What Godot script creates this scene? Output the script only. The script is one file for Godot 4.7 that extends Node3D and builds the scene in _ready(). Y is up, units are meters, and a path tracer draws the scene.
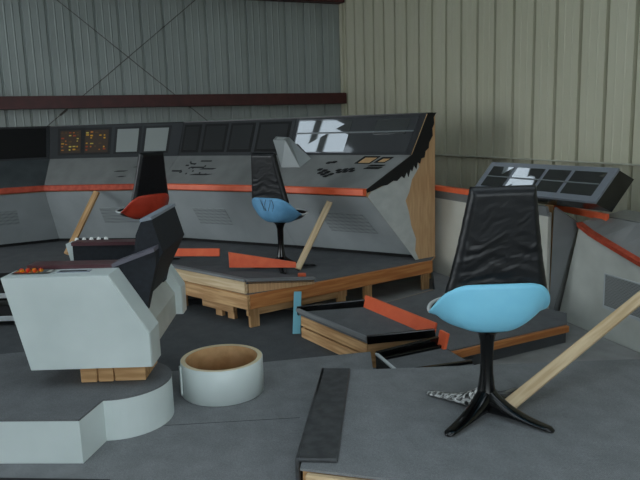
extends Node3D
# An unfinished starship-bridge set stored in a steel shed. y is up, metres.
# Camera stands near (0, 1.68, 0) looking towards -Z.

const R := 0.30          # top of the ring platforms
const LOW := 0.15        # top of the low platforms
const KX := Vector3(0.45, 0, -10.8)              # room corner seen in the picture
const E1 := Vector3(0.3903, 0, 0.9207)           # along the right wall, towards the camera
const E2 := Vector3(-0.9207, 0, 0.3903)          # along the back wall, to the left
const DEEP := 12.3
const WIDE := 14.0
const TALL := 5.2

var M := {}
var used := {}

# ---------------------------------------------------------------- materials
func noise_tex(seed_: int, freq: float, a: Color, b: Color, oct := 4, sharp := 1.0, size := 256, sx := 1, sy := 1) -> ImageTexture:
	var n := FastNoiseLite.new()
	n.seed = seed_; n.frequency = freq; n.fractal_octaves = oct
	n.noise_type = FastNoiseLite.TYPE_SIMPLEX_SMOOTH
	var src := n.get_seamless_image(size, size)
	var img := Image.create(size, size, false, Image.FORMAT_RGB8)
	for y in size:
		for x in size:
			var v: float = src.get_pixel((x * sx) % size, (y * sy) % size).r
			v = clampf((v - 0.5) * sharp + 0.5, 0.0, 1.0)
			img.set_pixel(x, y, a.lerp(b, v))
	return ImageTexture.create_from_image(img)

func mat(c: Color, rough := 0.7, metal := 0.0, spec := 0.5) -> StandardMaterial3D:
	var m := StandardMaterial3D.new()
	m.albedo_color = c; m.roughness = rough; m.metallic = metal; m.metallic_specular = spec
	return m

func tmat(t: Texture2D, scale: Vector3, rough := 0.7, world := true, spec := 0.5) -> StandardMaterial3D:
	var m := mat(Color.WHITE, rough, 0.0, spec)
	m.albedo_texture = t
	m.uv1_triplanar = true
	m.uv1_world_triplanar = world
	m.uv1_scale = scale
	return m

func carpet_tex(seed_: int, a: Color, b: Color) -> ImageTexture:
	var rng := RandomNumberGenerator.new(); rng.seed = seed_
	var n := FastNoiseLite.new(); n.seed = seed_; n.frequency = 0.012; n.fractal_octaves = 3
	var src := n.get_seamless_image(256, 256)
	var img := Image.create(256, 256, false, Image.FORMAT_RGB8)
	for y in 256:
		for x in 256:
			var v := 0.55 * rng.randf() + 0.2 * float((x / 2 + y / 2) % 2) + 0.25 * src.get_pixel(x, y).r
			img.set_pixel(x, y, a.lerp(b, v))
	return ImageTexture.create_from_image(img)

func make_materials():
	M.carpet = tmat(carpet_tex(3, Color(0.395, 0.402, 0.407), Color(0.585, 0.592, 0.597)), Vector3(1.6, 1.6, 1.6), 0.95, true, 0.2)
	M.carpet_dark = tmat(carpet_tex(5, Color(0.33, 0.336, 0.342), Color(0.485, 0.492, 0.498)), Vector3(1.6, 1.6, 1.6), 0.95, true, 0.2)
	M.carpet_floor = tmat(carpet_tex(6, Color(0.27, 0.28, 0.29), Color(0.40, 0.41, 0.42)), Vector3(1.6, 1.6, 1.6), 0.95, true, 0.2)
	M.concrete = tmat(noise_tex(11, 0.02, Color(0.50, 0.50, 0.49), Color(0.60, 0.60, 0.59), 5, 1.4), Vector3(0.5, 0.5, 0.5), 0.8)
	M.white = tmat(noise_tex(17, 0.01, Color(0.78, 0.82, 0.81), Color(0.83, 0.865, 0.855), 4, 1.2), Vector3(0.8, 0.8, 0.8), 0.38)
	M.offwhite = tmat(noise_tex(19, 0.012, Color(0.72, 0.73, 0.70), Color(0.80, 0.81, 0.78), 4, 1.4), Vector3(0.8, 0.8, 0.8), 0.5)
	M.panel_grey = tmat(noise_tex(23, 0.012, Color(0.68, 0.705, 0.71), Color(0.75, 0.77, 0.775), 5, 1.4), Vector3(0.7, 0.7, 0.7), 0.45)
	M.panel_tan = tmat(noise_tex(24, 0.012, Color(0.74, 0.735, 0.69), Color(0.80, 0.795, 0.755), 5, 1.4), Vector3(0.7, 0.7, 0.7), 0.55)
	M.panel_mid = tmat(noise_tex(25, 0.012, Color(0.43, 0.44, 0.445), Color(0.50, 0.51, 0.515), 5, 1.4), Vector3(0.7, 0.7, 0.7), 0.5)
	M.desk = tmat(noise_tex(29, 0.015, Color(0.47, 0.475, 0.47), Color(0.55, 0.555, 0.55), 5, 1.6), Vector3(0.9, 0.9, 0.9), 0.32)
	M.desk_dark = tmat(noise_tex(30, 0.015, Color(0.24, 0.26, 0.27), Color(0.32, 0.34, 0.35), 5, 1.6), Vector3(0.9, 0.9, 0.9), 0.4)
	M.hood = mat(Color(0.60, 0.62, 0.62), 0.45)
	M.orange = tmat(noise_tex(31, 0.02, Color(0.90, 0.375, 0.22), Color(0.94, 0.435, 0.27), 4, 1.5), Vector3(1.5, 1.5, 1.5), 0.45)
	M.orange_worn = tmat(noise_tex(33, 0.03, Color(0.68, 0.24, 0.14), Color(0.78, 0.33, 0.22), 4, 2.0), Vector3(2, 2, 2), 0.6)
	M.black = mat(Color(0.055, 0.057, 0.06), 0.4)
	M.black_matte = mat(Color(0.05, 0.05, 0.05), 0.8)
	M.rubber = tmat(noise_tex(35, 0.03, Color(0.22, 0.225, 0.23), Color(0.30, 0.305, 0.31), 5, 1.8), Vector3(1.5, 1.5, 1.5), 0.42)
	M.screen_frame = mat(Color(0.17, 0.175, 0.185), 0.35)
	M.bezel = mat(Color(0.46, 0.48, 0.51), 0.28)
	M.glass_black = mat(Color(0.48, 0.485, 0.49), 0.03, 0.88, 0.75)
	M.acrylic = mat(Color(0.29, 0.295, 0.305), 0.06, 0.35, 0.7)
	M.screen_dull = mat(Color(0.085, 0.09, 0.095), 0.42)
	M.screen_pale = mat(Color(0.55, 0.57, 0.56), 0.5)
	M.girt = tmat(noise_tex(37, 0.02, Color(0.26, 0.105, 0.10), Color(0.32, 0.135, 0.13), 4, 1.5), Vector3(1, 1, 1), 0.5)
	M.steel_tan = tmat(noise_tex(39, 0.008, Color(0.73, 0.72, 0.63), Color(0.755, 0.745, 0.66), 4, 1.3), Vector3(0.4, 0.4, 0.4), 0.42)
	M.steel_pale = tmat(noise_tex(41, 0.008, Color(0.60, 0.63, 0.62), Color(0.65, 0.68, 0.67), 4, 1.3), Vector3(0.4, 0.4, 0.4), 0.55)
	M.steel_rod = mat(Color(0.36, 0.35, 0.33), 0.5, 0.3)
	M.flash_strip = mat(Color(0.70, 0.70, 0.64), 0.4)
	M.vinyl = tmat(noise_tex(45, 0.03, Color(0.03, 0.036, 0.048), Color(0.055, 0.066, 0.085), 4, 1.5), Vector3(2, 2, 2), 0.42, false)
	M.gloss_black = mat(Color(0.03, 0.03, 0.033), 0.16)
	M.navy = tmat(noise_tex(47, 0.05, Color(0.06, 0.08, 0.105), Color(0.10, 0.125, 0.16), 4, 1.5), Vector3(2, 2, 2), 0.7)
	M.blue = tmat(noise_tex(49, 0.02, Color(0.53, 0.84, 0.96), Color(0.56, 0.865, 0.975), 3, 1.2), Vector3(2, 2, 2), 0.5, false)
	M.blue_dimmed = tmat(noise_tex(50, 0.02, Color(0.38, 0.60, 0.76), Color(0.45, 0.68, 0.83), 3, 1.5), Vector3(2, 2, 2), 0.6, false)  # same blue as the near seat, darkened to imitate weaker light farther back
	M.red = tmat(noise_tex(51, 0.02, Color(0.72, 0.21, 0.12), Color(0.78, 0.26, 0.16), 3, 1.5), Vector3(2, 2, 2), 0.55, false)
	M.rim = mat(Color(0.80, 0.82, 0.82), 0.4)
	M.rim_cream = mat(Color(0.86, 0.80, 0.66), 0.6)
	M.lilac = mat(Color(0.40, 0.39, 0.43), 0.4)
	M.maroon = mat(Color(0.34, 0.22, 0.235), 0.3)
	M.cap_grey = mat(Color(0.55, 0.58, 0.62), 0.5)
	M.knob = mat(Color(0.92, 0.92, 0.9), 0.3)
	M.hole = mat(Color(0.03, 0.03, 0.03), 0.9)
	M.ink = mat(Color(0.10, 0.10, 0.11), 0.6)
	M.plaster = tmat(noise_tex(53, 0.03, Color(0.70, 0.715, 0.70), Color(0.76, 0.77, 0.755), 5, 1.6), Vector3(1, 1, 1), 0.8)
	M.teal = mat(Color(0.44, 0.68, 0.74), 0.5)
	M.strip_pale = mat(Color(0.44, 0.46, 0.47), 0.3)
	var grain := func(s, a, b): return noise_tex(s, 0.012, a, b, 5, 2.2)
	# grain runs along the local x of each board
	M.wood = tmat(grain.call(61, Color(0.70, 0.53, 0.35), Color(0.82, 0.66, 0.47)), Vector3(0.5, 7, 7), 0.7, false)
	M.wood_pale = tmat(grain.call(62, Color(0.78, 0.67, 0.52), Color(0.86, 0.77, 0.63)), Vector3(0.5, 7, 7), 0.7, false)
	M.wood_red = tmat(grain.call(63, Color(0.66, 0.40, 0.20), Color(0.76, 0.51, 0.29)), Vector3(0.5, 7, 7), 0.65, false)
	M.ply = tmat(grain.call(64, Color(0.73, 0.57, 0.40), Color(0.80, 0.65, 0.48)), Vector3(11, 0.7, 11), 0.7)
	M.ply_in = tmat(grain.call(65, Color(0.76, 0.60, 0.42), Color(0.84, 0.69, 0.51)), Vector3(3, 3, 3), 0.7)
	M.chipped = tmat(noise_tex(67, 0.035, Color(0.03, 0.03, 0.03), Color(0.86, 0.87, 0.86), 3, 14.0, 256), Vector3(3.2, 3.2, 3.2), 0.4, false)
	M.ground_out = tmat(noise_tex(69, 0.02, Color(0.52, 0.52, 0.50), Color(0.6, 0.6, 0.58), 4), Vector3(0.3, 0.3, 0.3), 0.9)
	var pane := mat(Color(0.9, 0.95, 1.0, 0.12), 0.1); pane.transparency = BaseMaterial3D.TRANSPARENCY_ALPHA
	M.pane = pane
	# perforated speaker cloth
	var img := Image.create(128, 128, false, Image.FORMAT_RGB8)
	img.fill(Color(0.58, 0.59, 0.585))
	for y in 128:
		for x in 128:
			var row := y / 8
			var dx := fposmod(x + (4 if row % 2 == 1 else 0), 8) - 4.0
			var dy := y % 8 - 4.0
			if dx * dx + dy * dy < 6.5: img.set_pixel(x, y, Color(0.30, 0.305, 0.305))
	var fine := Image.create(64, 64, false, Image.FORMAT_RGB8); fine.fill(Color(0.68, 0.70, 0.705))
	for y in range(0, 64, 8): fine.fill_rect(Rect2i(0, y, 64, 3), Color(0.57, 0.59, 0.595))
	M.grille_fine = tmat(ImageTexture.create_from_image(fine), Vector3(3, 3, 3), 0.6)
	M.grille = tmat(ImageTexture.create_from_image(img), Vector3(6, 6, 6), 0.6)
	# printed readouts
	var rng := RandomNumberGenerator.new(); rng.seed = 7
	for k in 2:
		var d := Image.create(64, 64, false, Image.FORMAT_RGB8); d.fill(Color(0.24, 0.18, 0.13))
		for col in 5:
			for row in 7:
				if rng.randf() < 0.32 - 0.12 * k: continue
				var c: Color = [Color(0.85, 0.62, 0.12), Color(0.72, 0.42, 0.10), Color(0.62, 0.24, 0.08), Color(0.80, 0.72, 0.30), Color(0.35, 0.25, 0.10)][rng.randi() % 5]
				d.fill_rect(Rect2i(3 + col * 12, 4 + row * 8 + rng.randi() % 3, 4 + rng.randi() % 6, 3 + rng.randi() % 2), c)
		var m := mat(Color.WHITE, 0.4); m.albedo_texture = ImageTexture.create_from_image(d)
		M["readout%d" % k] = m
	var b := Image.create(64, 16, false, Image.FORMAT_RGB8); b.fill(Color(0.14, 0.12, 0.12))
	var cols := [Color(0.80, 0.16, 0.08), Color(0.90, 0.55, 0.12), Color(0.92, 0.75, 0.2), Color(0.78, 0.30, 0.08)]
	for k in 10:
		b.fill_rect(Rect2i(2 + k * 4, 2 + rng.randi() % 3, 3, 5), cols[rng.randi() % 4]); b.fill_rect(Rect2i(2 + k * 4, 9, 3, 4), cols[rng.randi() % 4])
	b.fill_rect(Rect2i(44, 2, 9, 12), Color(0.35, 0.42, 0.42)); b.fill_rect(Rect2i(55, 3, 8, 10), Color(0.75, 0.75, 0.72))
	var bm := mat(Color.WHITE, 0.35); bm.albedo_texture = ImageTexture.create_from_image(b); M.buttons = bm

# ---------------------------------------------------------------- nodes
func numbered(called: String) -> String:
	var k: int = used.get(called, -1) + 1
	used[called] = k
	return called if k == 0 else "%s_%03d" % [called, k]

func thing(called: String, label: String, category: String, at: Vector3, group := "", kind := "") -> Node3D:
	var o := Node3D.new(); o.name = numbered(called); add_child(o)
	o.position = at
	if label: o.set_meta("label", label)
	if category: o.set_meta("category", category)
	if group: o.set_meta("group", group)
	if kind: o.set_meta("kind", kind)
	return o

# a mesh whose vertices are in world coordinates, put under parent
func put(st: SurfaceTool, called: String, m: Material, parent: Node, label := "") -> MeshInstance3D:
	var o := MeshInstance3D.new(); o.name = called
	o.mesh = st.commit(); o.material_override = m
	parent.add_child(o, true)
	if parent != self: o.transform = (parent as Node3D).global_transform.affine_inverse()
	if label: o.set_meta("label", label)
	return o

# a mesh in its own coordinates placed by a world transform
func put_at(mesh: Mesh, xf: Transform3D, called: String, m: Material, parent: Node, label := "") -> MeshInstance3D:
	var o := MeshInstance3D.new(); o.name = called
	o.mesh = mesh; o.material_override = m
	parent.add_child(o, true)
	o.transform = (parent as Node3D).global_transform.affine_inverse() * xf
	if label: o.set_meta("label", label)
	return o

# ---------------------------------------------------------------- mesh building
func tool(smooth := false) -> SurfaceTool:
	var st := SurfaceTool.new(); st.begin(Mesh.PRIMITIVE_TRIANGLES)
	st.set_smooth_group(0 if smooth else -1)
	return st

func done(st: SurfaceTool) -> SurfaceTool:
	st.generate_normals(); return st

# convex face turned away from centre c (front faces run clockwise)
func face(st: SurfaceTool, p: Array, c: Vector3):
	var n: Vector3 = (p[1] - p[0]).cross(p[2] - p[0])
	if p.size() > 3 and n.length() < 1e-9: n = (p[2] - p[0]).cross(p[3] - p[0])
	var mid := Vector3.ZERO
	for q in p: mid += q
	mid /= p.size()
	var flip := n.dot(mid - c) > 0.0
	for i in range(1, p.size() - 1):
		if flip:
			st.add_vertex(p[0]); st.add_vertex(p[i + 1]); st.add_vertex(p[i])
		else:
			st.add_vertex(p[0]); st.add_vertex(p[i]); st.add_vertex(p[i + 1])

func centre(a: Array) -> Vector3:
	var c := Vector3.ZERO
	for q in a: c += q
	return c / a.size()

# convex solid between two matching outlines
func loft(st: SurfaceTool, a: Array, b: Array):
	var c := (centre(a) + centre(b)) / 2
	for i in a.size():
		var j := (i + 1) % a.size()
		face(st, [a[i], a[j], b[j], b[i]], c)
	face(st, a, c); face(st, b, c)

# upright solid over an outline of (x, z) points, any simple outline
func prism(st: SurfaceTool, poly: Array, y0: float, y1: float):
	var pv := PackedVector2Array(poly)
	if Geometry2D.is_polygon_clockwise(pv): pv.reverse()
	var idx := Geometry2D.triangulate_polygon(pv)
	for k in range(0, idx.size(), 3):
		var t := [pv[idx[k]], pv[idx[k + 1]], pv[idx[k + 2]]]
		var a: Array = []
		for q in t: a.append(Vector3(q.x, y1, q.y))
		face(st, a, Vector3(a[0].x, y0, a[0].z))
		a = []
		for q in t: a.append(Vector3(q.x, y0, q.y))
		face(st, a, Vector3(a[0].x, y1, a[0].z))
	var n := pv.size()
	for i in n:
		var p := pv[i]; var q := pv[(i + 1) % n]
		var e := (q - p); var inn := Vector2(-e.y, e.x).normalized()
		var mid := (p + q) / 2
		if not Geometry2D.is_point_in_polygon(mid + inn * 0.001, pv): inn = -inn
		face(st, [Vector3(p.x, y0, p.y), Vector3(q.x, y0, q.y), Vector3(q.x, y1, q.y), Vector3(p.x, y1, p.y)], Vector3(mid.x + inn.x, (y0 + y1) / 2, mid.y + inn.y))

# box with chamfered edges, centred at the origin
func cbox(st: SurfaceTool, size: Vector3, b: float, xf := Transform3D.IDENTITY):
	var h := size / 2
	b = minf(b, minf(h.x, minf(h.y, h.z)) * 0.8)
	var c := xf.origin
	var v := func(sx, sy, sz, ax): # corner of the face with axis ax
		var p := Vector3(sx * h.x, sy * h.y, sz * h.z)
		for k in 3:
			if k != ax: p[k] -= signf(p[k]) * b
		return xf * p
	for ax in 3:
		var u := (ax + 1) % 3; var w := (ax + 2) % 3
		for s in [-1, 1]:
			var pts := []
			for q in [[-1, -1], [1, -1], [1, 1], [-1, 1]]:
				var sg := [0, 0, 0]; sg[ax] = s; sg[u] = q[0]; sg[w] = q[1]
				pts.append(v.call(sg[0], sg[1], sg[2], ax))
			face(st, pts, c)
		for s1 in [-1, 1]:
			for s2 in [-1, 1]:
				var pts := []
				for q in [[-1, u], [1, u], [1, w], [-1, w]]:
					var sg := [0, 0, 0]; sg[ax] = q[0]; sg[u] = s1; sg[w] = s2
					pts.append(v.call(sg[0], sg[1], sg[2], q[1]))
				face(st, pts, c)
	for sx in [-1, 1]:
		for sy in [-1, 1]:
			for sz in [-1, 1]:
				face(st, [v.call(sx, sy, sz, 0), v.call(sx, sy, sz, 1), v.call(sx, sy, sz, 2)], c)

# a board from a to b: wide = across (level as far as it goes), thick = the other way
func board(parent: Node, called: String, a: Vector3, b: Vector3, wide: float, thick: float, m: Material, bevel := 0.004, side := Vector3.ZERO, label := "") -> MeshInstance3D:
	var x := (b - a).normalized()
	var z := side
	if z == Vector3.ZERO: z = x.cross(Vector3.UP)
	if z.length() < 0.05: z = Vector3(0, 0, 1)
	z = (z - x * z.dot(x)).normalized()
	var y := z.cross(x)
	var st := tool(); cbox(st, Vector3(a.distance_to(b), wide, thick), bevel)
	done(st)
	return put_at(st.commit(), Transform3D(Basis(x, y, z), (a + b) / 2), called, m, parent, label)

# thin plate on four corners, raised by th along n
func plate(st: SurfaceTool, p: Array, n: Vector3, th: float, sink := 0.001):
	var a := []; var b := []
	for q in p: a.append(q - n * sink); b.append(q + n * th)
	loft(st, a, b)

func uv_plate(p: Array) -> SurfaceTool:   # p: top-left, top-right, bottom-right, bottom-left as seen
	var st := tool()
	var uv := [Vector2(0, 0), Vector2(1, 0), Vector2(1, 1), Vector2(0, 1)]
	for k in [0, 1, 2, 0, 2, 3]:
		st.set_uv(uv[k]); st.add_vertex(p[k])
	return done(st)

func tube(st: SurfaceTool, pts: Array, rad: Array, sides := 10):
	var rings := []
	for i in pts.size():
		var d: Vector3 = (pts[mini(i + 1, pts.size() - 1)] - pts[maxi(i - 1, 0)]).normalized()
		var u := d.cross(Vector3.UP if absf(d.y) < 0.9 else Vector3.RIGHT).normalized()
		var w := u.cross(d)
		var ring := []
		for k in sides:
			var a := TAU * k / sides
			ring.append(pts[i] + (u * cos(a) + w * sin(a)) * rad[i])
		rings.append(ring)
	for i in pts.size() - 1:
		var c: Vector3 = (pts[i] + pts[i + 1]) / 2
		for k in sides:
			var j := (k + 1) % sides
			face(st, [rings[i][k], rings[i][j], rings[i + 1][j], rings[i + 1][k]], c)
	var mid: Vector3 = (pts[0] + pts[1]) / 2
	face(st, rings[0], mid); face(st, rings[-1], (pts[-1] + pts[-2]) / 2)

func lathe(st: SurfaceTool, prof: Array, at: Vector3, sides := 24):
	for i in prof.size() - 1:
		var c := at + Vector3(0, (prof[i].y + prof[i + 1].y) / 2, 0)
		for k in sides:
			var a := TAU * k / sides; var b := TAU * (k + 1) / sides
			var f := func(p: Vector2, t: float): return at + Vector3(cos(t) * p.x, p.y, sin(t) * p.x)
			face(st, [f.call(prof[i], a), f.call(prof[i], b), f.call(prof[i + 1], b), f.call(prof[i + 1], a)], c)

func V2(v: Vector3) -> Vector2: return Vector2(v.x, v.z)
func V3(p: Vector2, y: float) -> Vector3: return Vector3(p.x, y, p.y)

# ---------------------------------------------------------------- consoles
var P := [Vector2(-3.98, -7.39), Vector2(-3.25, -7.82), Vector2(-1.84, -7.61), Vector2(-0.57, -6.92), Vector2(0.43, -6.22)]
var J := [Vector2(-0.5, -0.868), Vector2(-0.198, -1.04), Vector2(0.318, -0.958), Vector2(0.527, -0.85), Vector2(1.02, -0.69)]

func sp(i: int, s: float, d: float, h: float) -> Vector3:
	var a: Vector2 = P[i] + J[i] * d; var b: Vector2 = P[i + 1] + J[i + 1] * d
	return V3(a.lerp(b, s), h)

func seg(i: int, prof: Array, s0 := 0.0015, s1 := 0.9985) -> SurfaceTool:
	var a := []; var b := []
	for q in prof: a.append(sp(i, s0, q.x, q.y)); b.append(sp(i, s1, q.x, q.y))
	var st := tool(); loft(st, a, b); return done(st)

func pan(i: int, s: float, t: float) -> Vector3: return sp(i, s, lerpf(0.48, 0.66, t), lerpf(1.36, 1.755, t))
func dsk(i: int, s: float, t: float) -> Vector3: return sp(i, s, lerpf(0.03, 0.48, t), lerpf(1.07, 1.36, t))
func low(i: int, s: float, t: float) -> Vector3: return sp(i, s, lerpf(0.55, 0.03, t), lerpf(0.34, 0.99, t))

func patch(f: Callable, i: int, s0: float, s1: float, t0: float, t1: float, th: float, skew := 0.0) -> SurfaceTool:
	var p := [f.call(i, s0, t0), f.call(i, s1, t0), f.call(i, s1 + skew, t1), f.call(i, s0 + skew, t1)]
	var n: Vector3 = (p[1] - p[0]).cross(p[3] - p[0]).normalized()
	if n.dot(Vector3(0, 1.68, 0) - p[0]) < 0: n = -n
	var st := tool(); plate(st, p, n, th); return done(st)

func off(f: Callable, i: int, s: float, t: float, k: float) -> Vector3:
	var p: Vector3 = f.call(i, s, t)
	var n: Vector3 = (f.call(i, s + 0.05, t) - p).cross(f.call(i, s, t + 0.05) - p).normalized()
	if n.dot(Vector3(0, 1.68, 0) - p) < 0: n = -n
	return p + n * k

func console_body(i: int, label: String, desk: Material) -> Node3D:
	var root := thing("bridge_console", label, "console", sp(i, 0.5, 0.55, R), "ring of bridge consoles along the dark back wall")
	put(seg(i, [Vector2(0.03, 0.99), Vector2(0.55, 0.34), Vector2(0.585, 0.34), Vector2(0.065, 0.99)]), "lower_panel", M.panel_grey, root, "pale grey sloping lower panel")
	put(seg(i, [Vector2(0.575, R + 0.002), Vector2(0.575, 0.345), Vector2(0.62, 0.345), Vector2(0.62, R + 0.002)]), "toe_kick", M.black_matte, root)
	put(seg(i, [Vector2(-0.012, 1.01), Vector2(-0.012, 1.062), Vector2(-0.004, 1.07), Vector2(0.03, 1.071), Vector2(0.03, 1.0), Vector2(0.0, 1.0)], 0, 1), "edge_band", M.orange_worn if i < 2 else M.orange, root, "orange red edge band")
	put(seg(i, [Vector2(0.03, 1.07), Vector2(0.48, 1.36), Vector2(0.48, 1.33), Vector2(0.03, 1.04)]), "desk", desk, root)
	put(seg(i, [Vector2(0.48, 1.36), Vector2(0.66, 1.755), Vector2(0.69, 1.755), Vector2(0.51, 1.345)]), "screen_panel", M.screen_frame, root, "dark upper screen panel")
	put(seg(i, [Vector2(0.655, 1.755), Vector2(0.655, 1.768), Vector2(0.725, 1.768), Vector2(0.725, 1.755)]), "top_edge", M.black, root)
	put(seg(i, [Vector2(0.70, R + 0.002), Vector2(0.70, 1.754), Vector2(0.72, 1.754), Vector2(0.72, R + 0.002)]), "back_board", M.ply, root)
	return root

func vent(root: Node, i: int, s0: float, s1: float, t0: float, t1: float):
	put(patch(low, i, s0, s1, t0, t1, 0.004), "vent_grille", M.grille_fine, root, "grey perforated vent")

func build_consoles():
	# leftmost: dark
	var c := console_body(0, "dark console with blank black screen panel and dull grey desk beside the amber readouts", M.desk_dark)
	put(patch(pan, 0, 0.05, 0.96, 0.06, 0.96, 0.004), "screen", M.hole, c)
	vent(c, 0, 0.30, 0.60, 0.40, 0.68)
	# amber readouts
	c = console_body(1, "console with two amber printed readouts and two blank pale squares", M.desk)
	for k in 4:
		var s0: float = [0.085, 0.275, 0.52, 0.735][k]; var s1: float = [0.245, 0.455, 0.68, 0.90][k]
		var fr := put(patch(pan, 1, s0 - 0.02, s1 + 0.02, 0.10, 0.93, 0.003), "screen_bezel", M.screen_dull, c)
		if k < 2:
			var q := [off(pan, 1, s0, 0.86, 0.006), off(pan, 1, s1, 0.86, 0.006), off(pan, 1, s1, 0.16, 0.006), off(pan, 1, s0, 0.16, 0.006)]
			put(uv_plate(q), "readout", M["readout%d" % (1 - k)], fr, "amber and brown printed readout")
		else:
			put(patch(pan, 1, s0, s1, 0.16, 0.86, 0.006), "blank_screen", M.screen_pale, fr, "blank pale grey square")
	vent(c, 1, 0.42, 0.72, 0.35, 0.67)
	for k in [[0.56, 0.45, 0.08], [0.60, 0.25, 0.05], [0.70, 0.6, 0.06]]:
		put(patch(dsk, 1, k[0], k[0] + k[2], k[1], k[1] + 0.03, 0.003, 0.03), "drawn_line", M.ink, c)
	# dark screens
	c = console_body(2, "console with four dull dark screens and ink sketch lines on its desk", M.desk)
	for k in 4:
		var s0: float = [0.02, 0.215, 0.455, 0.70][k]; var s1: float = [0.185, 0.43, 0.67, 0.97][k]
		var fr := put(patch(pan, 2, s0, s1, 0.10, 0.93, 0.003), "screen_bezel", M.black_matte, c)
		put(patch(pan, 2, s0 + 0.02, s1 - 0.02, 0.18, 0.86, 0.006), "screen", M.screen_dull, fr)
	vent(c, 2, 0.23, 0.54, 0.35, 0.67)
	for k in [[0.04, 0.42, 0.08, 0.0], [0.20, 0.55, 0.13, 0.0], [0.24, 0.30, 0.16, 0.05], [0.18, 0.68, 0.05, 0.0], [0.30, 0.50, 0.12, 0.03], [0.26, 0.78, 0.10, 0.0], [0.14, 0.62, 0.03, 0.0]]:
		put(patch(dsk, 2, k[0], k[0] + k[2], k[1], k[1] + 0.04, 0.003, k[3]), "drawn_line", M.ink, c)
	var rng := RandomNumberGenerator.new(); rng.seed = 12
	for k in 14:
		var s := 0.12 + rng.randf() * 0.28; var t := 0.3 + rng.randf() * 0.5
		put(patch(dsk, 2, s, s + 0.012, t, t + 0.04, 0.003), "sketch_mark", M.ink, c)
	# glossy end console
	c = console_body(3, "console with glossy acrylic covered screens, keyed desk and torn plywood end", M.desk)
	put(patch(pan, 3, 0.03, 0.955, 0.06, 0.95, 0.004), "acrylic_cover", M.acrylic, c, "glossy smoked acrylic sheet")
	for k in [[0.04, 0.47, 0.08, 0.91], [0.66, 0.90, 0.52, 0.89]]:
		put(patch(pan, 3, k[0], k[1], k[2], k[3], 0.007), "screen", M.glass_black, c, "glossy black screen")
	put(patch(pan, 3, 0.03, 0.955, 0.565, 0.595, 0.012), "reflection_strip", M.strip_pale, c, "pale narrow strip painted as a reflection across the screens")  # reflected line in the acrylic, drawn as a pale raised strip
	vent(c, 3, 0.43, 0.82, 0.36, 0.69)
	var k0 := [[0.41, 0.40], [0.45, 0.35], [0.49, 0.30], [0.38, 0.50], [0.43, 0.47], [0.47, 0.42], [0.52, 0.36], [0.55, 0.49], [0.60, 0.51], [0.65, 0.53], [0.57, 0.43], [0.62, 0.45], [0.67, 0.47], [0.40, 0.72], [0.44, 0.74]]
	for q in k0:
		put(patch(dsk, 3, q[0], q[0] + 0.028, q[1], q[1] + 0.05, 0.008, 0.012), "key", M.ink, c)
	for q in [[0.64, 0.765, 0.73, 0.96, M.ply_in], [0.79, 0.875, 0.76, 0.93, M.ply_in], [0.765, 0.885, 0.57, 0.62, M.hole], [0.775, 0.885, 0.65, 0.69, M.hole]]:
		var fr := put(patch(dsk, 3, q[0], q[1], q[2], q[3], 0.003, 0.02), "desk_opening", M.hole, c)
		if q[4] == M.ply_in:
			put(patch(dsk, 3, q[0] + 0.03, q[1] - 0.005, q[2] + 0.01, q[3] - 0.06, 0.006, 0.015), "bare_wood", M.ply_in, fr)
	# its torn end: plywood, plaster skin, black paint
	var ev := func(d: float, h: float, k: float):
		var p: Vector2 = P[4] + J[4] * d
		return V3(p, h) + Vector3(0.56, 0, 0.829) * k
	var flat := func(pts: Array, k0_: float, k1_: float):
		var pv := PackedVector2Array(pts); var idx := Geometry2D.triangulate_polygon(pv)
		var st := tool()
		for t in range(0, idx.size(), 3):
			var a := []; var b := []
			for u in 3:
				a.append(ev.call(pv[idx[t + u]].x, pv[idx[t + u]].y, k0_)); b.append(ev.call(pv[idx[t + u]].x, pv[idx[t + u]].y, k1_))
			face(st, b, a[0] ); face(st, a, b[0])
		for t in pv.size():
			var p := pv[t]; var q := pv[(t + 1) % pv.size()]
			var c2: Vector3 = (ev.call(0.5, 0.9, (k0_ + k1_) / 2))
			face(st, [ev.call(p.x, p.y, k0_), ev.call(q.x, q.y, k0_), ev.call(q.x, q.y, k1_), ev.call(p.x, p.y, k1_)], c2)
		return done(st)
	put(flat.call([Vector2(0.02, 1.0), Vector2(0.02, 1.06), Vector2(0.48, 1.35), Vector2(0.655, 1.755), Vector2(0.73, 1.755), Vector2(0.73, R + 0.002), Vector2(0.54, R + 0.002)], 0.001, 0.022), "end_board", M.ply, c, "bare plywood end board")
	put(flat.call([Vector2(0.02, 0.99), Vector2(0.05, 1.04), Vector2(0.30, 1.13), Vector2(0.46, 1.30), Vector2(0.565, 1.46), Vector2(0.60, 1.50), Vector2(0.585, 1.42), Vector2(0.52, 1.33), Vector2(0.55, 1.24), Vector2(0.47, 1.12), Vector2(0.44, 1.0), Vector2(0.40, 0.92), Vector2(0.435, 0.80), Vector2(0.46, 0.66), Vector2(0.51, 0.52), Vector2(0.50, 0.40), Vector2(0.54, R + 0.004), Vector2(0.505, R + 0.004)], 0.022, 0.030), "plaster_skin", M.plaster, c, "torn pale plaster skin")
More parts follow.
